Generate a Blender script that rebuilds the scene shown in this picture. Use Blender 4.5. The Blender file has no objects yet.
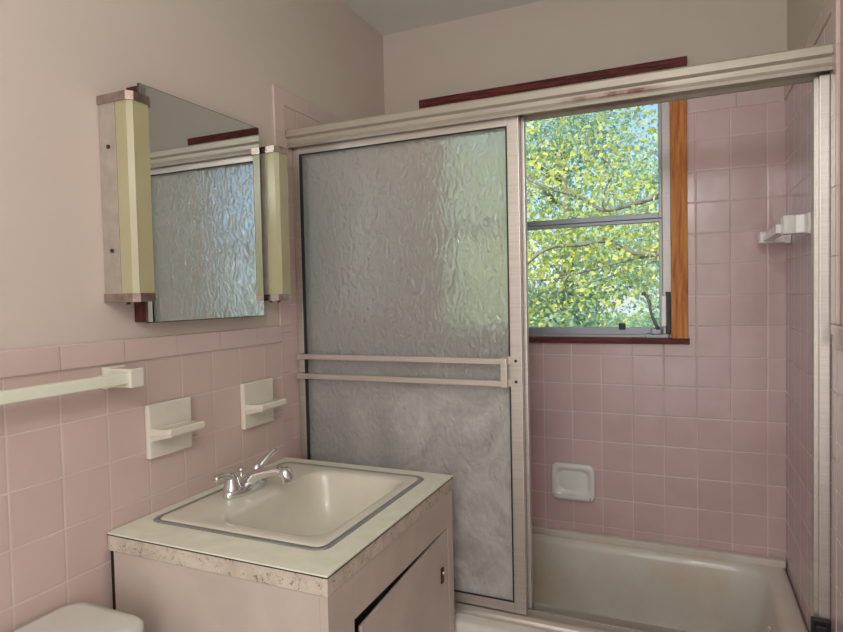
import bpy, bmesh, math, random
import numpy as np
from mathutils import Vector, Matrix
random.seed(7); rng = np.random.default_rng(7)
S = bpy.context.scene
COL = S.collection
PI = math.pi

# ------------------------------------------------------------ camera
cam_d = bpy.data.cameras.new('camera'); cam = bpy.data.objects.new('camera', cam_d); COL.objects.link(cam)
S.camera = cam
R = Matrix(((0.91510981, 0.40262641, -0.02158748), (-0.00623919, -0.03939323, -0.99920431), (-0.40315644, 0.91451635, -0.03353707)))
rt, dn, fw = Vector(R[0]), Vector(R[1]), Vector(R[2])
M = Matrix((rt, -dn, -fw)).transposed().to_4x4(); M.translation = Vector((1.18078, -0.71016, 1.30965))
cam.matrix_world = M
cam_d.sensor_width = 36; cam_d.lens = 597.644 / 843 * 36; cam_d.clip_start = 0.02; cam_d.clip_end = 200

# ------------------------------------------------------------ light
S.view_settings.view_transform = 'Standard'; S.view_settings.look = 'None'
S.view_settings.exposure = -0.08; S.view_settings.gamma = 1.0
try: S.view_settings.use_curve_mapping = False
except Exception: pass
W = bpy.data.worlds.new('sky'); S.world = W; W.use_nodes = True
bg = W.node_tree.nodes['Background']
sk = W.node_tree.nodes.new('ShaderNodeTexSky'); sk.sky_type = 'HOSEK_WILKIE'; sk.turbidity = 6.0
sk.sun_direction = Vector((-.35, -.75, .75)).normalized(); sk.ground_albedo = .3
W.node_tree.links.new(sk.outputs[0], bg.inputs[0]); bg.inputs[1].default_value = 8.0

sun_d = bpy.data.lights.new('sun', 'SUN'); sun_d.energy = 6.5; sun_d.angle = .01; sun_d.color = (1, .94, .82)
sun = bpy.data.objects.new('sun', sun_d); COL.objects.link(sun)
sun.rotation_euler = Vector((.35, .8, -.7)).to_track_quat('-Z', 'Y').to_euler()

def area(name, loc, target, sx, sy, power, color):
    d = bpy.data.lights.new(name, 'AREA'); d.shape = 'RECTANGLE'; d.size = sx; d.size_y = sy; d.energy = power; d.color = color
    o = bpy.data.objects.new(name, d); COL.objects.link(o); o.location = loc
    o.rotation_euler = (Vector(target) - Vector(loc)).to_track_quat('-Z', 'Y').to_euler()
    return o
pl = bpy.data.lights.new('overhead_fill', 'POINT'); pl.energy = 17.5; pl.color = (.96, .98, 1); pl.shadow_soft_size = .11  # added fill light floating below the ceiling behind the camera
po = bpy.data.objects.new('overhead_fill', pl); COL.objects.link(po); po.location = (1.12, -.85, 1.98)
area('rear_fill', (1.0, -1.52, 1.25), (0.6, 1.0, 1.1), 0.8, 1.9, 16.0, (.96, .98, 1))  # added fill panel behind the camera; the wall there is closed

# ------------------------------------------------------------ node helpers
def new_mat(name):
    m = bpy.data.materials.new(name); m.use_nodes = True
    return m, m.node_tree, m.node_tree.nodes['Principled BSDF']
def nd(nt, t, **k):
    n = nt.nodes.new(t)
    for a, b in k.items(): setattr(n, a, b)
    return n
def mth(nt, op, a, b=None, c=None):
    n = nt.nodes.new('ShaderNodeMath'); n.operation = op
    for i, v in enumerate((a, b, c)):
        if v is None: continue
        if isinstance(v, (int, float)): n.inputs[i].default_value = v
        else: nt.links.new(v, n.inputs[i])
    return n.outputs[0]
def mixc(nt, fac, a, b):
    n = nt.nodes.new('ShaderNodeMix'); n.data_type = 'RGBA'
    for i, v in ((0, fac), (6, a), (7, b)):
        if isinstance(v, (int, float)): n.inputs[i].default_value = v
        elif isinstance(v, tuple): n.inputs[i].default_value = (*v[:3], 1)
        else: nt.links.new(v, n.inputs[i])
    return n.outputs[2]
def noise(nt, scale, detail=3, rough=.5, vec=None, dist=0.0):
    n = nt.nodes.new('ShaderNodeTexNoise'); n.inputs['Scale'].default_value = scale; n.inputs['Detail'].default_value = detail
    n.inputs['Roughness'].default_value = rough; n.inputs['Distortion'].default_value = dist
    if vec is None: vec = objco(nt)
    nt.links.new(vec, n.inputs['Vector']); return n.outputs[0]
def objco(nt):
    for n in nt.nodes:
        if n.bl_idname == 'ShaderNodeTexCoord': return n.outputs['Object']
    return nt.nodes.new('ShaderNodeTexCoord').outputs['Object']
def mapr(nt, v, a, b, c=0., d=1.):
    n = nt.nodes.new('ShaderNodeMapRange'); n.inputs[1].default_value = a; n.inputs[2].default_value = b
    n.inputs[3].default_value = c; n.inputs[4].default_value = d; n.clamp = True
    nt.links.new(v, n.inputs[0]); return n.outputs[0]
def bump(nt, h, strength, dist, nrm=None):
    n = nt.nodes.new('ShaderNodeBump'); n.inputs['Strength'].default_value = strength; n.inputs['Distance'].default_value = dist
    nt.links.new(h, n.inputs['Height'])
    if nrm: nt.links.new(nrm, n.inputs['Normal'])
    return n.outputs[0]

def simple(name, col, rough=.5, metal=0., var=.12, vs=12., bmp=0., bs=60., spec=None, coat=0.):
    m, nt, p = new_mat(name)
    n = noise(nt, vs, 4)
    f = mapr(nt, n, .3, .7)
    dark = tuple(c * (1 - var) for c in col); lite = tuple(min(1, c * (1 + var * .6)) for c in col)
    nt.links.new(mixc(nt, f, dark, lite), p.inputs['Base Color'])
    p.inputs['Roughness'].default_value = rough; p.inputs['Metallic'].default_value = metal
    if coat: p.inputs['Coat Weight'].default_value = coat; p.inputs['Coat Roughness'].default_value = .08
    if spec is not None: p.inputs['Specular IOR Level'].default_value = spec
    if bmp:
        nt.links.new(bump(nt, noise(nt, bs, 3), bmp, .002), p.inputs['Normal'])
    return m

T = 0.1095
def tile_mat(name, axis, offu, offz, base, grout, tu=T, tz=T, var=.055, rough=.22, stain=.0):
    m, nt, p = new_mat(name)
    co = objco(nt)
    sep = nd(nt, 'ShaderNodeSeparateXYZ'); nt.links.new(co, sep.inputs[0])
    u = mth(nt, 'DIVIDE', mth(nt, 'SUBTRACT', sep.outputs[axis], offu), tu)
    hs = []; cells = []
    for v, t in ((u, tu), (mth(nt, 'DIVIDE', mth(nt, 'SUBTRACT', sep.outputs[2], offz), tz), tz)):
        if t > 50: continue
        fr = mth(nt, 'SUBTRACT', v, mth(nt, 'FLOOR', v))
        d = mth(nt, 'MULTIPLY', mth(nt, 'MINIMUM', fr, mth(nt, 'SUBTRACT', 1.0, fr)), t)
        hs.append(d)
    for v in (u, mth(nt, 'DIVIDE', mth(nt, 'SUBTRACT', sep.outputs[2], offz), tz)):
        cells.append(mth(nt, 'FLOOR', v))
    d = hs[0] if len(hs) == 1 else mth(nt, 'MINIMUM', hs[0], hs[1])
    g = mapr(nt, d, .0008, .0019)            # 0 in the grout, 1 on the tile
    cv = nd(nt, 'ShaderNodeCombineXYZ'); nt.links.new(cells[0], cv.inputs[0]); nt.links.new(cells[1], cv.inputs[1])
    wn = nd(nt, 'ShaderNodeTexWhiteNoise'); nt.links.new(cv.outputs[0], wn.inputs['Vector'])
    a = tuple(c * (1 - var) for c in base); b = tuple(c * (1 + var * .5) for c in base)
    tc = mixc(nt, wn.outputs[0], a, b)
    tc = mixc(nt, mapr(nt, noise(nt, 5, 4), .35, .75, 0, .35), tc, tuple(c * .84 for c in base))
    gc = mixc(nt, mapr(nt, noise(nt, 9, 3), .35, .65), tuple(c * .86 for c in grout), grout)
    col = mixc(nt, g, gc, tc)
    if stain:
        sm = mth(nt, 'MULTIPLY', mapr(nt, noise(nt, 3, 5, .6), .5, .72), stain)
        col = mixc(nt, sm, col, (.36, .24, .13))
    nt.links.new(col, p.inputs['Base Color'])
    nt.links.new(mapr(nt, g, 0, 1, .8, rough), p.inputs['Roughness'])
    hh = mapr(nt, d, 0., .0045)
    b1 = bump(nt, hh, .35, .0018)
    b2 = bump(nt, noise(nt, 7, 2), .25, .01, b1)
    # every tile sits at its own slight tilt
    nt.links.new(b2, p.inputs['Normal'])
    return m

PINK = (.66, .50, .455); GRP = (.56, .43, .375)
M_tile_left = tile_mat('pink_tile_left', 1, 0.0, 1.17, PINK, (.72, .60, .54))
M_tile_sl = tile_mat('pink_tile_shower_left', 1, 1.6264, 1.2898, PINK, (.72, .60, .54))
M_tile_back = tile_mat('pink_tile_back', 0, 1.2192, 1.2898, (.69, .49, .475), (.80, .68, .64), stain=.3)
M_tile_right_lit = tile_mat('pink_tile_right_lit', 1, 1.6264 - .06, 1.2898, (.70, .56, .58), (.86, .79, .80))  # paler, bluer than the other tile: window light put into the colour
M_cap = tile_mat('pink_cap_tile', 1, .1105, 0, (.66, .51, .47), (.5, .40, .35), tu=.1545, tz=99)
M_capx = tile_mat('pink_cap_tile_back', 0, .1105, 0, (.68, .51, .49), (.5, .40, .35), tu=.1545, tz=99)
M_trimv = tile_mat('pink_edge_tile', 1, 0.3, 1.225, (.66, .50, .47), (.5, .40, .36), tu=99, tz=.1545)

def paint(name, a, b, c):
    m, nt, p = new_mat(name)
    f = mapr(nt, noise(nt, 1.6, 3, .5), .35, .65)
    f2 = mapr(nt, noise(nt, 3.1, 5, .6), .5, .75, 0, .5)
    nt.links.new(mixc(nt, f2, mixc(nt, f, a, b), c), p.inputs['Base Color'])
    p.inputs['Roughness'].default_value = .42
    n1 = bump(nt, noise(nt, 260, 2), .12, .001)
    nt.links.new(bump(nt, noise(nt, 18, 3), .15, .006, n1), p.inputs['Normal'])
    return m
M_paint = paint('wall_paint', (.66, .555, .49), (.64, .57, .49), (.62, .53, .46))
M_ceil = paint('ceiling_paint', (.84, .84, .79), (.86, .86, .81), (.81, .81, .76))
M_floor = tile_mat('floor_tile', 0, 0, 0, (.60, .55, .50), (.4, .36, .32), tu=.10)
M_ext = simple('outside_siding', (.5, .48, .44), .8)

def alu(name, col, rough=.35, axis_scale=(1, 1, 60)):
    m, nt, p = new_mat(name)
    mp = nd(nt, 'ShaderNodeMapping'); mp.inputs['Scale'].default_value = axis_scale
    nt.links.new(objco(nt), mp.inputs[0])
    n = noise(nt, 6, 4, .6, mp.outputs[0])
    f = mapr(nt, n, .35, .65)
    nt.links.new(mixc(nt, f, tuple(c * .86 for c in col), col), p.inputs['Base Color'])
    p.inputs['Metallic'].default_value = .75
    nt.links.new(mapr(nt, n, .3, .7, rough - .06, rough + .1), p.inputs['Roughness'])
    return m
M_alu = alu('brushed_aluminium', (.66, .61, .55))
M_alu_dark = simple('dark_gasket', (.02, .02, .022), .6)
M_alu_win = alu('window_aluminium', (.34, .36, .40), .45)
M_alu_wf = alu('weathered_window_frame', (.50, .46, .43), .45)
M_chrome = simple('chrome', (.80, .80, .80), .10, 1.0, var=.05)
M_steel_ring = simple('steel_rim', (.40, .41, .41), .42, .6, var=.1)
M_header = None
def header_mat():
    m, nt, p = new_mat('worn_header_aluminium')
    mp = nd(nt, 'ShaderNodeMapping'); mp.inputs['Scale'].default_value = (1.6, 8, 55)
    nt.links.new(objco(nt), mp.inputs[0])
    n = noise(nt, 2.2, 4, .6, mp.outputs[0])
    col = mixc(nt, mapr(nt, n, .35, .65), (.43, .385, .32), (.50, .45, .38))
    red_fleck = mapr(nt, n, .66, .72, 0, .8)  # dark red flecks where the streak noise peaks
    col = mixc(nt, red_fleck, col, (.12, .035, .025))
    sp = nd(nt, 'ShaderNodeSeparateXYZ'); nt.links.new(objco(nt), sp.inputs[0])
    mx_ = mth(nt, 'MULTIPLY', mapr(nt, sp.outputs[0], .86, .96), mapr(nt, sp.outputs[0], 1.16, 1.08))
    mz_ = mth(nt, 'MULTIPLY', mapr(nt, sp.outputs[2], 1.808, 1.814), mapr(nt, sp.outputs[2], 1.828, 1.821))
    refl_ = mth(nt, 'MULTIPLY', mth(nt, 'MULTIPLY', mx_, mz_), mapr(nt, noise(nt, 30, 4), .38, .55, .35, .9))  # dark red reflection band painted into the header colour
    col = mixc(nt, refl_, col, (.13, .035, .03))
    nt.links.new(col, p.inputs['Base Color']); p.inputs['Metallic'].default_value = .45; p.inputs['Roughness'].default_value = .45
    return m
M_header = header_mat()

def wood(name, a, b, scale, stretch):
    m, nt, p = new_mat(name)
    mp = nd(nt, 'ShaderNodeMapping'); mp.inputs['Scale'].default_value = stretch
    nt.links.new(objco(nt), mp.inputs[0])
    n = noise(nt, scale, 6, .65, mp.outputs[0], .6)
    nt.links.new(mixc(nt, mapr(nt, n, .36, .64), a, b), p.inputs['Base Color'])
    p.inputs['Roughness'].default_value = .5; p.inputs['Specular IOR Level'].default_value = .25
    return m
M_wood_v = wood('orange_varnished_wood', (.45, .13, .03), (.78, .33, .08), 5, (14, 14, 1))
M_wood_h = wood('dark_red_wood', (.035, .008, .008), (.22, .045, .035), 9, (1, 14, 14))
M_wood_side = wood('dark_red_cabinet_edge', (.05, .012, .01), (.11, .03, .025), 9, (8, 8, 1))
M_ceramic = simple('cream_ceramic', (.74, .69, .58), .16, var=.05, coat=.3)
M_ceramic_w = simple('white_ceramic', (.84, .82, .77), .14, var=.04, coat=.3)
M_bar = simple('pale_plastic_bar', (.78, .79, .64), .3, var=.04)
M_lamin = simple('cream_laminate', (.84, .83, .68), .35, var=.07, vs=25)
M_sink = simple('cream_enamel', (.76, .72, .60), .28, var=.05, coat=.4)
M_cab = simple('pinkish_cabinet_paint', (.58, .49, .42), .45, var=.10, vs=9, bmp=.2, bs=30)
M_dark = simple('dark_gap', (.012, .009, .008), .8)
M_tank = simple('toilet_porcelain', (.66, .66, .60), .15, var=.03, coat=.3)
M_blk = simple('black_metal', (.02, .018, .018), .4, .3)
M_screw = simple('dark_screw', (.06, .045, .04), .45, .6)
M_mframe = simple('dark_bronze_edge', (.12, .09, .08), .4, .6)
M_diff = None
def diffuser_mat():
    m, nt, p = new_mat('yellowed_plastic_diffuser')
    f = mapr(nt, noise(nt, 5, 3), .3, .7)
    nt.links.new(mixc(nt, f, (.41, .37, .20), (.46, .43, .27)), p.inputs['Base Color'])
    p.inputs['Roughness'].default_value = .25; p.inputs['Subsurface Weight'].default_value = .15
    p.inputs['Subsurface Radius'].default_value = (.02, .015, .008)
    return m
M_diff = diffuser_mat()
M_lmetal = simple('worn_fixture_metal', (.50, .45, .39), .35, .5, var=.15, vs=30)
M_lcap = simple('worn_chrome_cap', (.42, .34, .30), .22, .9, var=.35, vs=40)

def edge_mat():
    m, nt, p = new_mat('peeled_particle_board_edge')
    n = noise(nt, 110, 6, .75); v = noise(nt, 14, 4, .6)
    c = mixc(nt, mapr(nt, v, .4, .62), (.66, .58, .48), (.52, .45, .36))
    c = mixc(nt, mapr(nt, n, .56, .63, 0, .9), c, (.17, .12, .08))
    c = mixc(nt, mapr(nt, noise(nt, 90, 4), .6, .66, 0, .7), c, (.68, .6, .5))
    nt.links.new(c, p.inputs['Base Color']); p.inputs['Roughness'].default_value = .8
    nt.links.new(bump(nt, n, .6, .002), p.inputs['Normal'])
    return m
M_edge = edge_mat()
def tub_mat():
    m, nt, p = new_mat('stained_tub_enamel')
    f = mapr(nt, noise(nt, 2.5, 5, .6), .40, .62, 0, .9)
    c = mixc(nt, f, (.76, .73, .66), (.68, .58, .44))
    nt.links.new(c, p.inputs['Base Color']); p.inputs['Roughness'].default_value = .28; p.inputs['Coat Weight'].default_value = .2
    return m
M_tub = tub_mat()

def mirror_mat():
    m, nt, p = new_mat('mirror_glass')
    p.inputs['Metallic'].default_value = 1; p.inputs['Roughness'].default_value = .01
    nt.links.new(mixc(nt, noise(nt, 4), (.74, .80, .80), (.78, .83, .83)), p.inputs['Base Color'])
    return m
M_mirror = mirror_mat()

def pane_mat():
    m = bpy.data.materials.new('clear_window_pane'); m.use_nodes = True; nt = m.node_tree
    nt.nodes.remove(nt.nodes['Principled BSDF']); out = nt.nodes['Material Output']
    t = nd(nt, 'ShaderNodeBsdfTransparent'); t.inputs[0].default_value = (.93, .96, .95, 1)
    g = nd(nt, 'ShaderNodeBsdfGlossy'); g.inputs['Roughness'].default_value = .02
    d = nd(nt, 'ShaderNodeBsdfDiffuse'); d.inputs[0].default_value = (.7, .72, .7, 1)
    fr = nd(nt, 'ShaderNodeFresnel'); fr.inputs[0].default_value = 1.15
    mx = nd(nt, 'ShaderNodeMixShader'); nt.links.new(fr.outputs[0], mx.inputs[0]); nt.links.new(t.outputs[0], mx.inputs[1]); nt.links.new(g.outputs[0], mx.inputs[2])
    m2 = nd(nt, 'ShaderNodeMixShader'); nt.links.new(mapr(nt, noise(nt, 6, 4), .4, .8, .01, .07), m2.inputs[0])
    nt.links.new(mx.outputs[0], m2.inputs[1]); nt.links.new(d.outputs[0], m2.inputs[2])
    nt.links.new(m2.outputs[0], out.inputs[0])
    return m
M_pane = pane_mat()

def hammered(name, scum=True, rough=.07, bs=.75):
    m, nt, p = new_mat(name); out = nt.nodes['Material Output']
    co = objco(nt)
    mp = nd(nt, 'ShaderNodeMapping'); mp.inputs['Scale'].default_value = (1, 1, .6); nt.links.new(co, mp.inputs[0])
    wv = nd(nt, 'ShaderNodeTexVoronoi'); wv.feature = 'SMOOTH_F1'; wv.inputs['Scale'].default_value = 74
    nz = nt.nodes.new('ShaderNodeTexNoise'); nz.inputs['Scale'].default_value = 22; nt.links.new(mp.outputs[0], nz.inputs['Vector'])
    va = nd(nt, 'ShaderNodeMixRGB'); va.inputs[0].default_value = .06
    nt.links.new(mp.outputs[0], va.inputs[1]); nt.links.new(nz.outputs[1], va.inputs[2]); nt.links.new(va.outputs[0], wv.inputs['Vector'])
    h = mth(nt, 'ADD', wv.outputs['Distance'], mth(nt, 'MULTIPLY', noise(nt, 95, 1, .5, mp.outputs[0]), .5))
    nrm = bump(nt, h, bs, .006); nsoft = bump(nt, h, bs * .9, .006)
    p.inputs['Transmission Weight'].default_value = 1; p.inputs['IOR'].default_value = 1.45
    p.inputs['Base Color'].default_value = (.97, .99, .98, 1)
    p.inputs['Roughness'].default_value = rough
    nt.links.new(nrm, p.inputs['Normal'])
    # etched, light-scattering side of the obscured glass and dried soap scum lower down
    tr = nd(nt, 'ShaderNodeBsdfTranslucent'); tr.inputs[0].default_value = (.95, .96, .93, 1); nt.links.new(nsoft, tr.inputs[1])
    df = nd(nt, 'ShaderNodeBsdfDiffuse'); df.inputs[0].default_value = (.88, .85, .79, 1); nt.links.new(nsoft, df.inputs[2])
    td = nd(nt, 'ShaderNodeMixShader'); td.inputs[0].default_value = .45
    nt.links.new(tr.outputs[0], td.inputs[1]); nt.links.new(df.outputs[0], td.inputs[2])
    mx = nd(nt, 'ShaderNodeMixShader'); nt.links.new(p.outputs[0], mx.inputs[1]); nt.links.new(td.outputs[0], mx.inputs[2])
    if scum:
        sp = nd(nt, 'ShaderNodeSeparateXYZ'); nt.links.new(co, sp.inputs[0])
        low = mapr(nt, sp.outputs[2], 1.10, .98)
        sw = mapr(nt, noise(nt, 4.2, 6, .62, None, 1.6), .36, .66, .22, .85)
        side = mapr(nt, sp.outputs[0], .12, .45, .35, 1.0)
        f = mth(nt, 'MULTIPLY', mth(nt, 'MULTIPLY', low, sw), side)
        nt.links.new(mth(nt, 'ADD', mth(nt, 'MULTIPLY', f, .56), .33), mx.inputs[0])
    else: mx.inputs[0].default_value = .04
    nt.links.new(mx.outputs[0], out.inputs[0])
    return m
M_ham = hammered('hammered_glass')
M_ham2 = hammered('plain_obscured_glass', False, .04, .05)

def leaf_mat(name, cols, trans=.45):
    m = bpy.data.materials.new(name); m.use_nodes = True; nt = m.node_tree
    nt.nodes.remove(nt.nodes['Principled BSDF']); out = nt.nodes['Material Output']
    geo = nd(nt, 'ShaderNodeNewGeometry')
    rp = nd(nt, 'ShaderNodeValToRGB'); e = rp.color_ramp.elements
    e[0].position = 0; e[0].color = (*cols[0], 1); e[1].position = 1; e[1].color = (*cols[-1], 1)
    for i, c in enumerate(cols[1:-1]):
        k = e.new((i + 1) / (len(cols) - 1)); k.color = (*c, 1)
    f = mth(nt, 'ADD', mth(nt, 'MULTIPLY', geo.outputs['Random Per Island'], .6), mapr(nt, noise(nt, 1.6, 3), .35, .65, 0, .4))
    nt.links.new(f, rp.inputs[0])
    d = nd(nt, 'ShaderNodeBsdfDiffuse'); t = nd(nt, 'ShaderNodeBsdfTranslucent')
    nt.links.new(rp.outputs[0], d.inputs[0]); nt.links.new(rp.outputs[0], t.inputs[0])
    mx = nd(nt, 'ShaderNodeMixShader'); mx.inputs[0].default_value = trans
    nt.links.new(d.outputs[0], mx.inputs[1]); nt.links.new(t.outputs[0], mx.inputs[2]); nt.links.new(mx.outputs[0], out.inputs[0])
    return m
M_leaf_near = leaf_mat('yellow_green_leaves', [(.26, .34, .11), (.46, .51, .15), (.66, .66, .21), (.78, .74, .27)])
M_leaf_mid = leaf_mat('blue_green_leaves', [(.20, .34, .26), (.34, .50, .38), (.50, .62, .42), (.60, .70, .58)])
M_bark = simple('grey_bark', (.17, .16, .15), .9, var=.3, vs=20)
M_grass = simple('lawn', (.16, .26, .07), .95, var=.3, vs=3)

# ------------------------------------------------------------ mesh helpers
class MB:
    def __init__(s): s.bm = bmesh.new()
    def box(s, x0, x1, y0, y1, z0, z1, bev=0.0, seg=2, mat=0):
        r = bmesh.ops.create_cube(s.bm, size=1)
        vs = r['verts']
        for v in vs: v.co = Vector((x0 + (v.co.x + .5) * (x1 - x0), y0 + (v.co.y + .5) * (y1 - y0), z0 + (v.co.z + .5) * (z1 - z0)))
        fs = set(f for v in vs for f in v.link_faces)
        for f in fs: f.material_index = mat
        if bev:
            es = list(set(e for v in vs for e in v.link_edges))
            bmesh.ops.bevel(s.bm, geom=es, offset=bev, segments=seg, profile=.6, affect='EDGES')
        return s
    def loft(s, loops, cap0=True, cap1=True, smooth=True, mat=0, closed=False):
        rows = [[s.bm.verts.new(p) for p in L] for L in loops]; n = len(rows[0])
        prs = list(zip(rows, rows[1:])) + ([(rows[-1], rows[0])] if closed else [])
        for a, b in prs:
            for i in range(n):
                f = s.bm.faces.new((a[i], a[(i + 1) % n], b[(i + 1) % n], b[i])); f.smooth = smooth; f.material_index = mat
        if cap0 and not closed: f = s.bm.faces.new(rows[0][::-1]); f.material_index = mat
        if cap1 and not closed: f = s.bm.faces.new(rows[-1]); f.material_index = mat
        return s
    def tube(s, pts, rad, n=14, cap=True, sy=1.0, mat=0):
        pts = [Vector(p) for p in pts]
        if not hasattr(rad, '__len__'): rad = [rad] * len(pts)
        prev = None; loops = []
        for i, p in enumerate(pts):
            t = (pts[min(i + 1, len(pts) - 1)] - pts[max(i - 1, 0)]).normalized()
            u = prev if prev else (Vector((0, 0, 1)) if abs(t.z) < .9 else Vector((1, 0, 0)))
            u = (u - t * u.dot(t)).normalized(); prev = u; w = t.cross(u)
            loops.append([p + (u * math.cos(a) * sy + w * math.sin(a)) * rad[i] for a in [2 * PI * k / n for k in range(n)]])
        return s.loft(loops, cap, cap, mat=mat)
    def lathe(s, prof, c, n=24, sx=1., sy=1., mat=0):
        loops = [[Vector((c[0] + r * sx * math.cos(2 * PI * k / n), c[1] + r * sy * math.sin(2 * PI * k / n), c[2] + z)) for k in range(n)] for r, z in prof]
        return s.loft(loops, mat=mat)
    def build(s, name, mats, parent=None):
        bmesh.ops.recalc_face_normals(s.bm, faces=s.bm.faces)
        me = bpy.data.meshes.new(name); s.bm.to_mesh(me); s.bm.free()
        if not isinstance(mats, (list, tuple)): mats = [mats]
        for m in mats: me.materials.append(m)
        o = bpy.data.objects.new(name, me); COL.objects.link(o)
        if parent:
            o.parent = parent; o.matrix_parent_inverse = Matrix.Identity(4)
            o.location = -parent.location
        return o

def rrect(x0, x1, y0, y1, r, z, n=8):
    pts = []
    for cx, cy, a0 in ((x1 - r, y1 - r, 0), (x0 + r, y1 - r, 90), (x0 + r, y0 + r, 180), (x1 - r, y0 + r, 270)):
        for k in range(n + 1):
            a = math.radians(a0 + 90 * k / n); pts.append(Vector((cx + r * math.cos(a), cy + r * math.sin(a), z)))
    return pts
def smooth_curve(pts, k=6):
    pts = [Vector(p) for p in pts]; out = []
    P = [pts[0]] + pts + [pts[-1]]
    for i in range(1, len(P) - 2):
        for j in range(k):
            t = j / k; a, b, c, d = P[i - 1], P[i], P[i + 1], P[i + 2]
            out.append(.5 * ((2 * b) + (c - a) * t + (2 * a - 5 * b + 4 * c - d) * t * t + (3 * b - a - 3 * c + d) * t ** 3))
    out.append(pts[-1]); return out

def thing(name, label, cat, loc=(0, 0, 0), group=None):
    o = bpy.data.objects.new(name, None); COL.objects.link(o); o.location = loc; o.empty_display_size = .05
    return tag(o, label, cat, group)
def tag(o, label, cat, group=None):
    o['label'] = label; o['category'] = cat
    if group: o['group'] = group
    return o
def struct(o): o['kind'] = 'structure'; return o

WX, BY, H = 1.492, 1.6264, 2.436
Y0 = -1.6
# ------------------------------------------------------------ room shell
struct(MB().box(-.15, WX + .15, Y0 - .15, BY + .16, -.12, 0).build('floor', M_floor))
struct(MB().box(-.15, WX + .15, Y0 - .15, BY + .16, H, H + .2).build('ceiling', M_ceil))
wl = struct(MB().box(-.15, -.006, Y0 - .15, BY + .16, 0, H).build('wall_left', M_paint))
wr = struct(MB().box(WX + .006, WX + .15, Y0 - .15, BY + .16, 0, H).build('wall_right', M_paint))
struct(MB().box(-.006, WX + .006, Y0 - .15, Y0, 0, H).build('wall_front', M_paint))
# back wall with the window opening
OX0, OX1, OZ0, OZ1 = .215, 1.145, 1.128, 2.085
m = MB(); yb, ye = BY + .006, BY + .16
for a in ((-.006, OX0, yb, ye, 0, H), (OX1, WX + .006, yb, ye, 0, H), (OX0, OX1, yb, ye, 0, OZ0), (OX0, OX1, yb, ye, OZ1, H)): m.box(*a)
wb = struct(m.build('wall_back', M_paint))
# tiling, as parts of the walls
TT = 1.985
MB().box(-.006, 0, Y0, .852, 0, 1.171).build('tile_wainscot', M_tile_left, wl)
MB().box(-.006, .006, Y0, .852, 1.171, 1.2245, .0052, 4).build('tile_cap', M_cap, wl)
MB().box(-.006, 0, .90, BY, 0, 1.933).build('shower_tiling', M_tile_sl, wl)
MB().box(-.006, .004, .848, .90, 1.2, TT, .0035, 3).box(-.006, .001, .852, .90, 0, 1.2).build('tile_edge', M_trimv, wl)
MB().box(-.006, .004, .895, BY, 1.933, TT, .0035, 3).build('shower_tile_cap', M_cap, wl)
m = MB(); y0, y1 = BY, BY + .006
for a in ((0, OX0, y0, y1, 0, 1.933), (OX1, WX, y0, y1, 0, 1.933), (OX0, OX1, y0, y1, 0, OZ0)): m.box(*a)
m.build('shower_tiling', M_tile_back, wb)
MB().box(0, .18, BY - .003, BY + .006, 1.933, TT, .003, 3).box(1.185, WX, BY - .003, BY + .006, 1.933, TT, .003, 3).build('shower_tile_cap', M_capx, wb)
MB().box(WX, WX + .006, Y0, .885, 0, 1.171).build('tile_wainscot', M_tile_right_lit, wr)
MB().box(WX - .008, WX + .006, Y0, .885, 1.171, 1.2245, .006, 4).build('tile_cap', M_cap, wr)
MB().box(WX, WX + .006, .93, BY, 0, 1.933).build('shower_tiling', M_tile_right_lit, wr)
MB().box(WX - .004, WX + .006, .88, .93, 1.2, TT, .0035, 3).box(WX - .001, WX + .006, .885, .93, 0, 1.2).build('tile_edge', M_trimv, wr)
MB().box(WX - .004, WX + .006, .925, BY, 1.933, TT, .0035, 3).build('shower_tile_cap', M_cap, wr)

# ------------------------------------------------------------ window
CX0, CX1, CZ0, CZ1 = .168, 1.192, 1.117, 2.128
win = bpy.data.objects.new('window_1', None); COL.objects.link(win); win.location = (.68, BY, 1.12); struct(win)
cy0 = BY - .014
o = MB().box(CX1 - .055, CX1, cy0, BY + .06, CZ0 + .02, CZ1 - .03, .002).build('casing_board', M_wood_v, win)
o = MB().box(CX0, CX0 + .055, cy0, BY + .06, CZ0 + .02, CZ1 - .03, .002).build('casing_board', M_wood_v, win)
o = MB().box(CX0, CX1 + .002, cy0 - .006, BY + .06, CZ1 - .04, CZ1, .002).build('head_casing', M_wood_h, win); o['label'] = 'dark red wooden head strip'
o = MB().box(CX0 - .002, CX1 + .004, cy0 - .008, BY + .06, CZ0, CZ0 + .021, .002).build('sill', M_wood_h, win); o['label'] = 'dark red wooden sill strip'
fy0, fy1 = BY + .028, BY + .075
FX0, FX1, FZ0, FZ1 = .223, 1.137, 1.134, 2.088
m = MB()
m.box(FX0, FX0 + .03, fy0, fy1, FZ0, FZ1, .002).box(FX1 - .03, FX1, fy0, fy1, FZ0, FZ1, .002)
m.box(FX0 + .03, FX1 - .03, fy0 + .004, fy1, FZ0, FZ0 + .012, .001).box(FX0 + .03, FX1 - .03, fy0, fy1, FZ1 - .03, FZ1, .002)
m.build('window_frame', M_alu_wf, win)
for z0, z1 in ((FZ0 + .012, 1.576), (1.578, FZ1 - .03)):
    a, b = FX0 + .03, FX1 - .03
    m = MB(); y0, y1 = fy0 + .01, fy0 + .032
    m.box(a, a + .012, y0, y1, z0, z1, .0015).box(b - .012, b, y0, y1, z0, z1, .0015)
    m.box(a + .012, b - .012, y0, y1, z0, z0 + (.028 if z0 < 1.3 else .020), .0015).box(a + .012, b - .012, y0, y1, z1 - .012, z1, .0015)
    sash = m.build('sash', M_alu_win, win)
    gp = MB().box(a + .01, b - .01, fy0 + .019, fy0 + .023, z0 + .012, z1 - .009).build('pane', M_pane)
    gp.parent = sash; gp.location = -win.location - sash.location; gp.location = (0, 0, 0)
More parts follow.
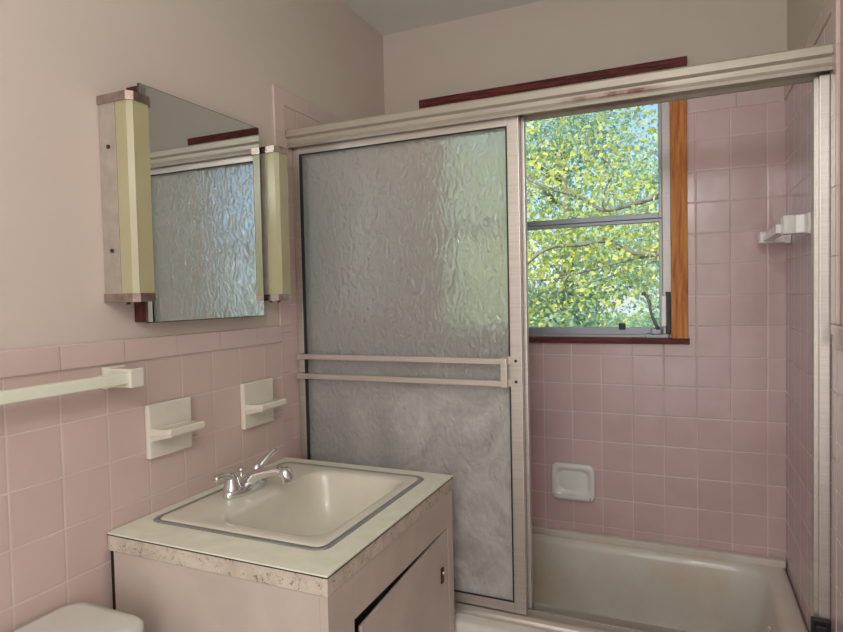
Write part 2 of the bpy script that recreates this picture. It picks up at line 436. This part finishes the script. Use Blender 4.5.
# crank operator in the lower right corner
m = MB()
m.box(1.048, 1.128, BY - .002, fy0 + .006, 1.136, 1.152, .003).box(1.066, 1.104, BY - .006, fy0, 1.150, 1.172, .006, 3)
m.tube(smooth_curve([(1.096, BY + .004, 1.162), (1.084, BY - .010, 1.190), (1.068, BY - .02, 1.235), (1.062, BY - .022, 1.275), (1.048, BY - .022, 1.298)]), [.0065] * 8 + [.005] * 17, 10)
m.lathe([(.004, -.006), (.008, -.003), (.008, .004), (.003, .008)], (1.044, BY - .022, 1.299), 12)
m.build('window_crank', M_alu_win, win)
m = MB().box(1.117, 1.134, BY + .006, fy0 + .002, 1.150, 1.305, .003)
o = m.build('latch_track', M_blk, win)
o = MB().box(1.103, 1.120, BY - .008, BY + .016, 1.180, 1.292, .003).build('latch_lever', M_ceramic_w, win); o['label'] = 'white latch lever'
o = MB().box(.952, .976, fy0 - .002, fy0 + .012, 1.166, 1.190, .002).build('sash_clip', M_blk, win); o['label'] = 'small black clip'

# ------------------------------------------------------------ bathtub
tub = thing('bathtub', 'stained cream enamel bathtub behind the sliding glass shower doors', 'bathtub', (WX / 2, 1.25, 0))
x0, x1, y0, y1 = .002, WX - .002, .878, BY - .002; g = .365
L = [rrect(x0, x1, y0, y1, .004, .002), rrect(x0, x1, y0, y1, .004, g - .015), rrect(x0 + .006, x1 - .006, y0 + .006, y1 - .001, .006, g - .003),
     rrect(x0 + .016, x1 - .016, y0 + .016, y1 - .001, .01, g)]
L += [rrect(x0 + .05, x1 - .05, 1.005, y1 - .035, .09, g), rrect(x0 + .062, x1 - .06, 1.018, y1 - .045, .10, g - .006), rrect(x0 + .072, x1 - .068, 1.028, y1 - .052, .11, g - .03),
      rrect(x0 + .11, x1 - .09, 1.045, y1 - .066, .13, .22), rrect(x0 + .17, x1 - .13, 1.065, y1 - .085, .14, .12), rrect(x0 + .23, x1 - .18, 1.10, y1 - .12, .13, .075), rrect(x0 + .40, x1 - .35, 1.18, y1 - .20, .08, .068)]
MB().loft(L).build('basin', M_tub, tub)
MB().box(.003, WX - .003, y1 - .03, y1 - .001, g - .002, g + .022, .006, 3).build('rear_ledge', M_tub, tub)
m = MB(); m.tube([(WX - .075, 1.31, .26), (WX - .088, 1.31, .26)], .035, 20); m.build('overflow_plate', M_chrome, tub)
m = MB(); m.lathe([(.028, 0), (.028, .004), (.02, .006)], (WX - .45, 1.31, .0685), 20); m.build('drain', M_chrome, tub)

# ------------------------------------------------------------ shower enclosure
fr = thing('shower_door_frame', 'worn aluminium shower frame: long header rail, side jambs and track on the tub rim', 'shower frame', (WX / 2, .95, .366))
m = MB()
# header profile extruded along x
def extr(mb, prof, x0, x1, mat=0):
    mb.loft([[Vector((x, y, z)) for y, z in prof] for x in (x0, x1)], smooth=False, mat=mat)
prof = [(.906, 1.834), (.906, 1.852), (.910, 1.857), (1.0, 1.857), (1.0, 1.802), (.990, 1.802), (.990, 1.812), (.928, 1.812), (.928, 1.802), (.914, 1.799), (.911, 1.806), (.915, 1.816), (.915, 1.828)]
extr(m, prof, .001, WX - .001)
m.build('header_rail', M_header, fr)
for sx in (-1, 1):
    a = .001 if sx < 0 else WX - .001
    m = MB()
    if sx < 0: m.box(a, a + .012, .940, .998, .386, 1.799, .002)
    else: m.box(a - .023, a, .940, .998, .386, 1.799, .003).box(a - .031, a - .022, .955, .990, .386, 1.799, .001)
    m.build('jamb', M_alu, fr)
m = MB()
extr(m, [(.925, .366), (.925, .374), (.930, .380), (.930, .392), (.9315, .392), (.9385, .378), (.9385, .376), (.958, .376), (.958, .398), (.961, .398), (.961, .376), (.995, .376), (.995, .402), (.999, .402), (.999, .366)], .014, WX - .028)
m.build('bottom_track', M_alu, fr)
o = MB().box(WX - .042, WX - .002, .926, .9395, .470, .528, .004).box(WX - .034, WX - .012, .916, .927, .486, .516, .003).build('corner_bumper', M_blk, fr); o['label'] = 'dark bumper low on the right jamb'

def door_panel(name, label, yc, x0, x1, z0, z1, rail_y, glass):
    t = thing(name, label, 'shower door', ((x0 + x1) / 2, yc, z0), 'sliding glass shower doors')
    d0, d1 = yc - .011, yc + .011
    st, tp, bt = .034, .027, .030
    m = MB()
    m.box(x0, x0 + st * .62, d0, d1, z0, z1, .002).box(x1 - st, x1, d0, d1, z0, z1, .002)
    m.box(x0 + st * .62, x1 - st, d0 + .001, d1 - .001, z1 - tp, z1, .002).box(x0 + st * .62, x1 - st, d0 + .001, d1 - .001, z0, z0 + bt, .002)
    m.build('panel_frame', M_alu, t)
    gx0, gx1, gz0, gz1 = x0 + st * .62, x1 - st, z0 + bt, z1 - tp
    m = MB(); w = .0035
    e0, e1 = d0 - .0004, d0 + .004
    m.box(gx0, gx0 + w * 2.8, e0, e1, gz0, gz1).box(gx1 - w, gx1, e0, e1, gz0, gz1).box(gx0 + w * 2.8, gx1 - w, e0, e1, gz1 - w, gz1).box(gx0 + w * 2.8, gx1 - w, e0, e1, gz0, gz0 + w)
    o = m.build('gasket', M_alu_dark, t); o['label'] = 'black rubber gasket'
    MB().box(gx0 - .004, gx1 + .004, yc - .002, yc + .002, gz0 - .004, gz1 + .004).build('glass', glass, t)
    # double towel rail
    s = -1 if rail_y < yc else 1
    df = d0 if s < 0 else d1
    for zc in (1.121, 1.058):
        MB().box(x0 + .012, x1 - st - .004, min(rail_y, rail_y + .008 * s), max(rail_y, rail_y + .008 * s), zc - .0085, zc + .0085, .003, 3).build('towel_rail', M_alu, t)
    for bx, bw in ((x0 + .010, .012), (x1 - st - .020, .018)):
        m = MB()
        a, b = sorted((df - .001 * s, rail_y + .0085 * s))
        for zc in (1.121, 1.058): m.box(bx, bx + bw, a, b, zc - .010, zc + .010, .002)
        if bx > x0 + .1:
            m.box(bx, bx + bw, min(rail_y, rail_y + .01 * s), max(rail_y, rail_y + .01 * s), 1.048, 1.131, .002)
            a, b = sorted((df, df + .003 * s)); m.box(x1 - st - .006, x1 - .006, a, b, 1.047, 1.133, .001)
        m.build('rail_bracket', M_alu, t)
    for zc in (1.121, 1.062):
        m = MB(); m.tube([(x1 - .017, df + .002 * s, zc), (x1 - .017, df + .0055 * s, zc)], .0042, 12); m.build('screw', M_screw, t)
    return t
door_panel('shower_door', 'front hammered-glass sliding shower door with soap-scummed lower half, its towel rail facing the room', .943, .011, .762, .3945, 1.806, .910, M_ham)
door_panel('shower_door', 'rear sliding shower door slid left directly behind the front one, only its edge showing', .975, .012, .770, .3995, 1.806, 1.012, M_ham2)

# ------------------------------------------------------------ ceramic fittings
def soap_dish(y0, y1, z0, z1, label):
    t = thing('soap_holder', label, 'soap holder', (0.0, (y0 + y1) / 2, z0), 'ceramic holders on the left wall')
    MB().box(.0005, .016, y0, y1, z0, z1, .006, 4).build('back_plate', M_ceramic, t)
    m = MB(); zc = z0 + .062
    # wedge-shaped shelf with raised lip, tapering to the wall
    for_ = [(.012, zc - .020, zc + .012), (.03, zc - .016, zc + .010), (.062, zc - .008, zc + .012), (.074, zc - .006, zc + .014), (.077, zc - .001, zc + .010)]
    loops = []
    for x, a, b in for_:
        w = .008 if x < .07 else .010
        loops.append([Vector((x, y0 + w, a)), Vector((x, y1 - w - .012, a)), Vector((x, y1 - w - .008, (a + b) / 2)), Vector((x, y1 - w - .012, b)), Vector((x, y0 + w, b)), Vector((x, y0 + w - .004, (a + b) / 2))])
    m.loft(loops, smooth=False)
    m.build('shelf', M_ceramic, t)
    return t
soap_dish(.316, .452, .933, 1.064, 'cream ceramic soap holder on the pink tiles, the one nearer the towel bar')
soap_dish(.650, .788, .933, 1.068, 'cream ceramic holder on the pink tiles, the one nearer the shower doors')

# shower soap dish on the back wall
t = thing('soap_dish', 'white ceramic soap dish with a lip set into the shower wall low under the window', 'soap dish', (.782, BY, .5))
def xz(x0, x1, z0, z1, r, y, n=6): return [Vector((p.x, y, p.y)) for p in rrect(x0, x1, z0, z1, r, 0, n)]
yy = BY
m = MB()
m.loft([xz(.699, .861, .506, .648, .024, yy - .0006), xz(.697, .863, .504, .650, .024, yy - .010), xz(.701, .859, .508, .646, .022, yy - .018), xz(.712, .848, .524, .632, .026, yy - .019),
        xz(.718, .842, .532, .626, .028, yy - .012), xz(.726, .834, .542, .618, .026, yy - .002)])
m.build('dish_body', M_ceramic_w, t)
m = MB(); m.loft([[Vector((x, y, z)) for y, z in ((yy - .010, .508), (yy - .030, .512), (yy - .044, .524), (yy - .042, .532), (yy - .030, .524), (yy - .010, .524))] for x in (.712, .720, .840, .848)], smooth=True)
m.build('tray_lip', M_ceramic_w, t)

# left towel bar
t = thing('towel_bar', 'pale square plastic towel bar on ceramic post beside the toilet', 'towel bar', (0, .25, 1.14))
def wall_post(parent, y0, y1, z0, z1, depth, side, mat):
    m = MB()
    X = (lambda d: d) if side < 0 else (lambda d: WX - d)
    def ring(d, a, b, c, e): return [Vector((X(d), y, z)) for y, z in ((a, c), (b, c), (b, e), (a, e))]
    m.loft([ring(.0006, y0, y1, z0, z1), ring(.010, y0, y1, z0, z1), ring(.016, y0 + .008, y1 - .008, z0 + .004, z1 - .004), ring(depth - .03, y0 + .012, y1 - .012, z0 + .004, z1 - .004),
            ring(depth, y0 + .012, y1 - .012, z0 + .004, z1 - .004)], smooth=False)
    o = m.build('post', mat, parent)
    md = o.modifiers.new('b', 'BEVEL'); md.width = .003; md.segments = 3
    return o
wall_post(t, .206, .266, 1.118, 1.168, .078, -1, M_ceramic)
wall_post(t, -.512, -.452, 1.118, 1.168, .078, -1, M_ceramic)
MB().box(.050, .070, -.464, .220, 1.132, 1.156, .003, 3).build('bar', M_bar, t)
# right towel bar inside the shower
t = thing('shower_towel_bar', 'white square towel bar between ceramic posts in the shower corner', 'towel bar', (WX, 1.35, 1.48))
wall_post(t, 1.158, 1.228, 1.452, 1.510, .066, 1, M_ceramic_w)
wall_post(t, 1.500, 1.570, 1.452, 1.498, .088, 1, M_ceramic_w)
MB().box(WX - .078, WX - .050, 1.216, 1.512, 1.462, 1.487, .003, 3).build('bar', M_ceramic_w, t)

# ------------------------------------------------------------ mirror cabinet
t = thing('medicine_cabinet', 'mirrored medicine cabinet with thin dark edges between two wall lights', 'mirror', (0, .51, 1.26))
MB().box(-.0045, .034, .304, .719, 1.262, 1.808, .002).build('cabinet_body', M_wood_side, t)
MB().box(.0342, .040, .301, .722, 1.260, 1.812, .001).build('mirror_frame', M_mframe, t)
MB().box(.0398, .042, .3030, .7200, 1.2625, 1.8095).build('mirror_glass', M_mirror, t)

def wall_light(y0, y1, z0, z1, label, depth=.090):
    t = thing('wall_light', label, 'wall light', (0, (y0 + y1) / 2, z0), 'yellowed strip lights flanking the mirror')
    MB().box(-.0045, .046, y0, y1, z0 + .018, z1 - .018, .001).build('back_housing', M_lmetal, t)
    m = MB(); c = .010
    pr = [(.047, y0 + .001), (depth - c, y0 + .001), (depth, y0 + c), (depth, y1 - c), (depth - c, y1 - .001), (.047, y1 - .001)]
    m.loft([[Vector((x, y, z)) for x, y in pr] for z in (z0 + .012, z1 - .012)], smooth=False).build('diffuser', M_diff, t)
    for a, b in ((z0, z0 + .019), (z1 - .019, z1)):
        m = MB(); e = .003; pr = [(-.0045, y0 - e), (depth - c + e, y0 - e), (depth + e, y0 + c), (depth + e, y1 - c), (depth - c + e, y1 + e), (-.0045, y1 + e)]
        m.loft([[Vector((x, y, z)) for x, y in pr] for z in (a, b)], smooth=False).build('end_cap', M_lcap, t)
    for z in (z0 + (z1 - z0) * .25, z0 + (z1 - z0) * .75):
        m = MB(); m.tube([(.024, y0 + .001, z), (.024, y0 - .003, z)], .0045, 12); m.build('screw', M_screw, t)
    for x in (.03, .06):
        m = MB(); m.lathe([(.004, 0), (.005, .003), (.005, .006)], (x, (y0 + y1) / 2, z0 - .0055), 10); m.build('cap_nut', M_screw, t)
    return t
wall_light(.229, .290, 1.310, 1.766, 'yellowed vertical strip light on the left side of the mirror')
wall_light(.738, .798, 1.305, 1.760, 'yellowed vertical strip light on the right side of the mirror, by the shower')

# ------------------------------------------------------------ vanity
VX, VY0, VY1 = .5755, .2005, .857
t = thing('vanity_cabinet', 'pinkish painted wooden vanity cabinet with a sagging door under the sink', 'cabinet', (VX / 2, .53, 0))
MB().box(.018, VX - .018, VY0 + .006, VY0 + .022, 0, .7585, .001).build('side_panel', M_cab, t)
MB().box(.018, VX - .018, VY1 - .022, VY1 - .006, 0, .7585, .001).build('side_panel', M_cab, t)
MB().box(.004, .018, VY0 + .010, VY1 - .010, 0.0, .7585).build('back_panel', M_dark, t)
m = MB(); HZ = .669; hy0, hy1 = .300, .814
m.box(VX - .018, VX, VY0 + .006, hy0, 0, .7585, .001).box(VX - .018, VX, hy1, VY1 - .006, 0, .7585, .001).box(VX - .018, VX, hy0, hy1, HZ, .7585).box(VX - .018, VX, hy0, hy1, 0, .09)
m.build('face_frame', M_cab, t)
MB().box(.018, VX - .018, VY0 + .022, VY1 - .022, .09, .105).build('shelf', M_cab, t)
dm = MB().box(VX - .009, VX - .001, 0, .478, -.560, 0, .002)
for v in dm.bm.verts:
    pass
bmesh.ops.rotate(dm.bm, verts=dm.bm.verts[:], cent=(VX, .478, 0), matrix=Matrix.Rotation(math.radians(3.0), 3, 'X'))
bmesh.ops.translate(dm.bm, verts=dm.bm.verts[:], vec=(0, .328, .664))
dr = dm.build('door', M_cab, t)
m = MB().box(VX - .0015, VX + .003, .756, .771, .532, .574, .0015)
lp = m.build('latch_plate', M_screw, t); lp.parent = dr; lp.location = (0, 0, 0); lp['label'] = 'dark finger-latch plate'
m = MB(); m.tube([(VX + .002, .7635, .56), (VX + .006, .7635, .56)], .005, 10); q = m.build('latch_button', M_chrome, t); q.parent = dr; q.location = (0, 0, 0)

# countertop with cut-out
ct = thing('countertop', 'square cream laminate countertop with peeled speckled edges around the sink', 'countertop', (.29, .53, .76))
CXa, CXb, CYa, CYb = .0025, .578, .2035, .857
def rect(x0, x1, y0, y1, z, n=8):
    return [Vector((x1, y1, z))] * 0 + rrect(x0, x1, y0, y1, .0015, z, n)
m = MB()
m.loft([rrect(CXa, CXb, CYa, CYb, .0015, .7965), rrect(CXa, CXb, CYa, CYb, .0015, .800), rrect(.052, .503, .298, .802, .04, .800), rrect(.052, .503, .298, .802, .04, .7965)], closed=True, smooth=False)
m.build('laminate_top', M_lamin, ct)
m = MB()
m.loft([rrect(CXa + .001, CXb - .001, CYa + .001, CYb - .001, .0015, .760), rrect(CXa + .001, CXb - .001, CYa + .001, CYb - .001, .0015, .7952), rrect(.052, .503, .298, .802, .04, .7952), rrect(.052, .503, .298, .802, .04, .760)], closed=True, smooth=False)
m.build('particle_board_edge', M_edge, ct)
m = MB()
m.loft([rrect(CXa, CXb + .0006, CYa - .0006, CYb, .0015, .7945), rrect(CXa, CXb + .0006, CYa - .0006, CYb, .0015, .7966), rrect(.06, .495, .31, .79, .04, .7966), rrect(.06, .495, .31, .79, .04, .7950)], closed=True, smooth=False)
o = m.build('laminate_seam', M_dark, ct); o['label'] = 'dark laminate seam'

# sink
sk_ = thing('sink', 'rectangular cream enamel basin with steel rim set into the countertop', 'sink', (.28, .55, .80))
m = MB()
a, b, c, d = .032, .517, .286, .815
m.loft([rrect(a, b, c, d, .032, .8003), rrect(a + .002, b - .002, c + .002, d - .002, .031, .8022), rrect(a + .012, b - .012, c + .012, d - .012, .024, .8028), rrect(a + .014, b - .014, c + .014, d - .014, .022, .8003)], closed=True)
m.build('steel_rim', M_steel_ring, sk_)
m = MB(); e = .0145
L = [rrect(a + e, b - e, c + e, d - e, .022, .790), rrect(a + e, b - e, c + e, d - e, .022, .8015), rrect(a + e + .003, b - e - .003, c + e + .003, d - e - .003, .022, .8035), rrect(a + .03, b - .03, c + .03, d - .03, .02, .8040),
     rrect(.178, b - .036, c + .048, d - .048, .055, .8038), rrect(.186, b - .042, c + .056, d - .056, .055, .801), rrect(.192, b - .048, c + .062, d - .062, .055, .790),
     rrect(.200, b - .053, c + .070, d - .068, .055, .750), rrect(.212, b - .064, c + .085, d - .080, .055, .700), rrect(.235, b - .088, c + .115, d - .105, .05, .672), rrect(.28, b - .14, c + .18, d - .16, .05, .662), rrect(.32, .36, .53, .57, .019, .658)]
m.loft(L, cap0=False).build('basin', M_sink, sk_)
m = MB(); m.lathe([(.022, 0), (.022, .003), (.014, .0035), (.012, .001)], (.34, .55, .6585), 20); m.build('drain', M_chrome, sk_)

# faucet
FZ = .8042
f = thing('faucet', 'chrome two-handle centerset faucet on the wall side of the sink', 'faucet', (.118, .535, FZ))
fx, fy = .112, .532
m = MB()
m.lathe([(.075, 0), (.078, .003), (.077, .012), (.070, .021), (.050, .026), (.02, .028)], (fx, fy, FZ), 36, .42, 1.0)
m.build('base_plate', M_chrome, f)
for s in (-1, 1):
    yc = fy + s * .049
    m = MB()
    m.lathe([(.024, 0), (.0235, .008), (.019, .018), (.0165, .030), (.0165, .036), (.013, .044), (.006, .049)], (fx, yc, FZ + .014), 20)
    tip = (fx - .004, yc - .060, FZ + .060) if s < 0 else (fx + .020, yc + .055, FZ + .088)
    mid = (fx - .002, yc - .026, FZ + .062) if s < 0 else (fx + .012, yc + .026, FZ + .070)
    pts = smooth_curve([(fx, yc, FZ + .046), mid, tip], 6)
    n = len(pts); m.tube(pts, [.0155 - .004 * math.sin(PI * .6 * i / (n - 1)) - (.004 if i == n - 1 else 0) for i in range(n)], 12, sy=.7)
    m.build('lever_handle', M_chrome, f)
m = MB()
pts = smooth_curve([(fx + .004, fy, FZ + .012), (fx + .022, fy + .002, FZ + .036), (fx + .060, fy + .006, FZ + .052), (fx + .098, fy + .010, FZ + .060), (fx + .122, fy + .012, FZ + .056)], 6)
n = len(pts); m.tube(pts, [.024 - .011 * min(1, i / (n * .45)) for i in range(n)], 16)
m.tube(smooth_curve([(fx + .112, fy + .011, FZ + .060), (fx + .124, fy + .012, FZ + .052), (fx + .130, fy + .013, FZ + .034)], 5), [.0125, .015, .0165, .0175, .018, .0175, .017, .0165, .016, .0155, .015], 16)
m.build('spout', M_chrome, f)
m = MB(); m.tube([(fx - .012, fy, FZ + .012), (fx - .012, fy, FZ + .052)], .0028, 10); m.lathe([(.003, 0), (.008, .003), (.008, .008), (.004, .012)], (fx - .012, fy, FZ + .050), 14)
m.build('drain_lift_rod', M_chrome, f)

# ------------------------------------------------------------ toilet
tl = thing('toilet', 'white porcelain toilet beside the vanity, tank lid below the towel bar', 'toilet', (.36, -.13, 0))
def tr(x0, x1, y0, y1, r, z): return rrect(x0, x1, y0, y1, r, z, 8)
m = MB(); m.loft([tr(.03, .20, -.36, .085, .03, .37), tr(.025, .208, -.365, .092, .035, .42), tr(.018, .212, -.375, .10, .035, .655)]).build('tank', M_tank, tl)
m = MB(); m.loft([tr(.012, .218, -.385, .108, .04, .656), tr(.008, .228, -.392, .121, .04, .664), tr(.008, .228, -.392, .121, .04, .688), tr(.014, .222, -.386, .115, .04, .694), tr(.03, .21, -.37, .10, .035, .6975)]).build('tank_lid', M_tank, tl)
def ell(cx, cy, rx, ry, z, n=36): return [Vector((cx + rx * math.cos(2 * PI * k / n), cy + ry * math.sin(2 * PI * k / n), z)) for k in range(n)]
cy = -.138
m = MB(); m.loft([ell(.37, cy, .24, .115, .0), ell(.37, cy, .22, .10, .06), ell(.36, cy, .19, .10, .18), ell(.42, cy, .25, .165, .32), ell(.44, cy, .26, .18, .385), ell(.44, cy, .26, .18, .395)]).build('bowl', M_tank, tl)
m = MB(); m.loft([ell(.45, cy, .25, .185, .397), ell(.45, cy, .255, .19, .405), ell(.45, cy, .25, .185, .42)]).build('seat', M_tank, tl)
m = MB(); m.loft([ell(.45, cy, .25, .185, .4215), ell(.45, cy, .255, .188, .430), ell(.45, cy, .24, .175, .442)]).build('seat_lid', M_tank, tl)
m = MB(); m.tube([(.2105, -.30, .61), (.232, -.30, .61)], .008, 12); m.tube([(.228, -.30, .61), (.232, -.23, .603)], .006, 10); m.build('flush_lever', M_chrome, tl)

# unseen lamp base added on the ceiling to go with the fill light
t = thing('added_lamp', 'round metal base of an added, unseen ceiling lamp behind the camera', 'added lamp', (1.12, -.85, H))
MB().lathe([(.16, -.001), (.16, -.02), (.15, -.022)], (1.12, -.85, H), 32).build('added_lamp_base', M_lcap, t)

# ------------------------------------------------------------ outside
gnd = struct(MB().box(-30, 30, BY + .2, 45, -.6, -.5).build('ground', M_grass))

def leaves(name, mat, centers, sizes, parent, flat=.55):
    """one mesh of folded leaf quads"""
    n = len(centers)
    d = rng.normal(size=(n, 3)); d /= np.linalg.norm(d, axis=1)[:, None]
    a = rng.normal(size=(n, 3)); w = np.cross(d, a); w /= np.linalg.norm(w, axis=1)[:, None]
    nn = np.cross(d, w)
    s = sizes[:, None]
    v = np.stack([centers - d * s * .5, centers + w * s * .34 + nn * s * .08, centers + d * s * .55, centers - w * s * .34 + nn * s * .08], 1).reshape(-1, 3)
    i = np.arange(n)[:, None] * 4
    faces = np.concatenate([i + [0, 1, 2], i + [0, 2, 3]], 1).reshape(-1, 3)
    me = bpy.data.meshes.new(name); me.from_pydata((v - np.array(parent.location)).tolist(), [], faces.tolist()); me.materials.append(mat)
    o = bpy.data.objects.new(name, me); COL.objects.link(o); o.parent = parent
    return o
def near_pts(paths, n, spread):
    P = np.array([p for path in paths for p in path]); idx = rng.integers(0, len(P), n)
    return P[idx] + rng.normal(size=(n, 3)) * spread
# near tree
t = thing('maple_tree', 'leafy yellow-green tree close outside the window, grey branches crossing the view', 'tree', (2.3, 4.7, -.5))
paths = {
 'A': [(2.3, 4.7, 1.6), (1.6, 4.65, 2.05), (1.039, 4.6, 2.083), (.846, 4.6, 2.05), (.549, 4.6, 2.007), (.359, 4.6, 2.134), (.058, 4.6, 2.247), (-.302, 4.65, 2.452), (-.9, 4.8, 2.65), (-1.6, 5.0, 2.7)],
 'A2': [(.549, 4.6, 2.007), (.559, 4.6, 2.159), (.626, 4.65, 2.354), (.465, 4.7, 2.541), (.3, 4.8, 2.9)],
 'C': [(2.3, 4.7, 1.1), (1.7, 4.62, 1.50), (1.148, 4.6, 1.589), (.763, 4.6, 1.64), (.579, 4.6, 1.743), (.354, 4.6, 1.721), (.05, 4.6, 1.693), (-.367, 4.6, 1.394), (-.9, 4.5, 1.2), (-1.5, 4.5, 1.25)],
 'D': [(1.5, 4.68, 1.62), (.959, 4.65, 1.606), (.683, 4.62, 1.56), (.436, 4.6, 1.502), (.046, 4.6, 1.427), (-.4, 4.7, 1.5), (-1.0, 4.8, 1.7)],
 'E': [(1.5, 4.55, 1.56), (1.073, 4.55, 1.576), (.762, 4.55, 1.49), (.518, 4.55, 1.413), (.221, 4.55, 1.335), (0, 4.5, 1.2)],
 'F': [(2.3, 4.7, 2.2), (1.6, 4.9, 2.9), (.8, 5.1, 3.25), (0, 5.2, 3.3), (-.9, 5.1, 3.3)],
 'G': [(-.3, 4.6, 1.44), (-.2, 4.6, 1.8), (-.05, 4.62, 2.25)],
}
m = MB(); m.tube(smooth_curve([(2.35, 4.75, -.52), (2.3, 4.7, .6), (2.28, 4.7, 1.6), (2.35, 4.75, 2.3), (2.2, 4.9, 3.2)], 4), [.15, .14, .13, .12, .115, .11, .105, .10, .095, .09, .085, .08, .07, .06, .05, .04, .03], 14)
m.build('trunk', M_bark, t)
sm = {}
for k, pth in paths.items():
    c = smooth_curve(pth, 5); sm[k] = c; n = len(c)
    r0 = {'A': .026, 'A2': .011, 'C': .030, 'D': .014, 'E': .010, 'F': .03, 'G': .008}[k]
    m = MB(); m.tube(c, [r0 * (1 - .72 * i / n) for i in range(n)], 8); m.build('branch', M_bark, t)
pts = [near_pts([[tuple(p) for p in c] for c in sm.values()], 3600, np.array([.25, .28, .22]))]
cl = np.array([(rng.uniform(-2.4, 3.0), rng.uniform(4.9, 6.6), rng.uniform(-.5, 3.4)) for _ in range(88)])
pts.append(cl[rng.integers(0, len(cl), 10000)] + rng.normal(size=(10000, 3)) * .2)
C = np.concatenate(pts)
leaves('foliage', M_leaf_near, C, rng.uniform(.028, .07, len(C)), t)
# trees further off
def far_tree(x, y, r, h, n, label, size, mat=M_leaf_mid):
    t = thing('tree', label, 'tree', (x, y, -.5))
    m = MB(); m.tube([(x, y, -.52), (x + .1, y, h * .4), (x, y, h * .8)], [.2, .15, .06], 10)
    for k in range(5):
        a = rng.uniform(0, 2 * PI); m.tube([(x, y, h * (.25 + .1 * k)), (x + math.cos(a) * r * .7, y + math.sin(a) * r * .5, h * (.35 + .12 * k))], [.07, .02], 8)
    m.build('trunk', M_bark, t)
    k = 90; u = rng.normal(size=(k, 3)); u /= np.linalg.norm(u, axis=1)[:, None]; u *= rng.uniform(.35, 1, (k, 1)) ** .5
    cc = np.array([x, y, h * .52]) + u * np.array([r, r * .8, h * .55])
    P = cc[rng.integers(0, k, n)] + rng.normal(size=(n, 3)) * .34
    leaves('foliage', mat, P, rng.uniform(size * .7, size * 1.3, n), t)
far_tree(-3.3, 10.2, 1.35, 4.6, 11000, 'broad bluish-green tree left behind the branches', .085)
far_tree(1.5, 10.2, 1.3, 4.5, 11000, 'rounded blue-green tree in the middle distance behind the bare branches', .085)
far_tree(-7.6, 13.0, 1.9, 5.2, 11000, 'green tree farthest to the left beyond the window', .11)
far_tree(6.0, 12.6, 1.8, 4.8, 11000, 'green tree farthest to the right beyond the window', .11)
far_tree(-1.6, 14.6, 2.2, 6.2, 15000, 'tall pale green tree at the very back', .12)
t = thing('hedge', 'low dense hedge along the lawn under the trees outside', 'hedge', (0, 7.6, -.5))
n = 9000; P = np.stack([rng.uniform(-5, 5, n), 7.6 + rng.normal(size=n) * .22, rng.uniform(-.5, 1.0, n) + rng.normal(size=n) * .06], 1)
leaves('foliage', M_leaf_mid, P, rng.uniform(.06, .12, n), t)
m = MB()
for x in np.arange(-4.8, 5, .4): m.tube([(x, 7.6, -.52), (x + .05, 7.62, .2), (x, 7.6, .7)], [.02, .015, .008], 6)
m.build('stems', M_bark, t)
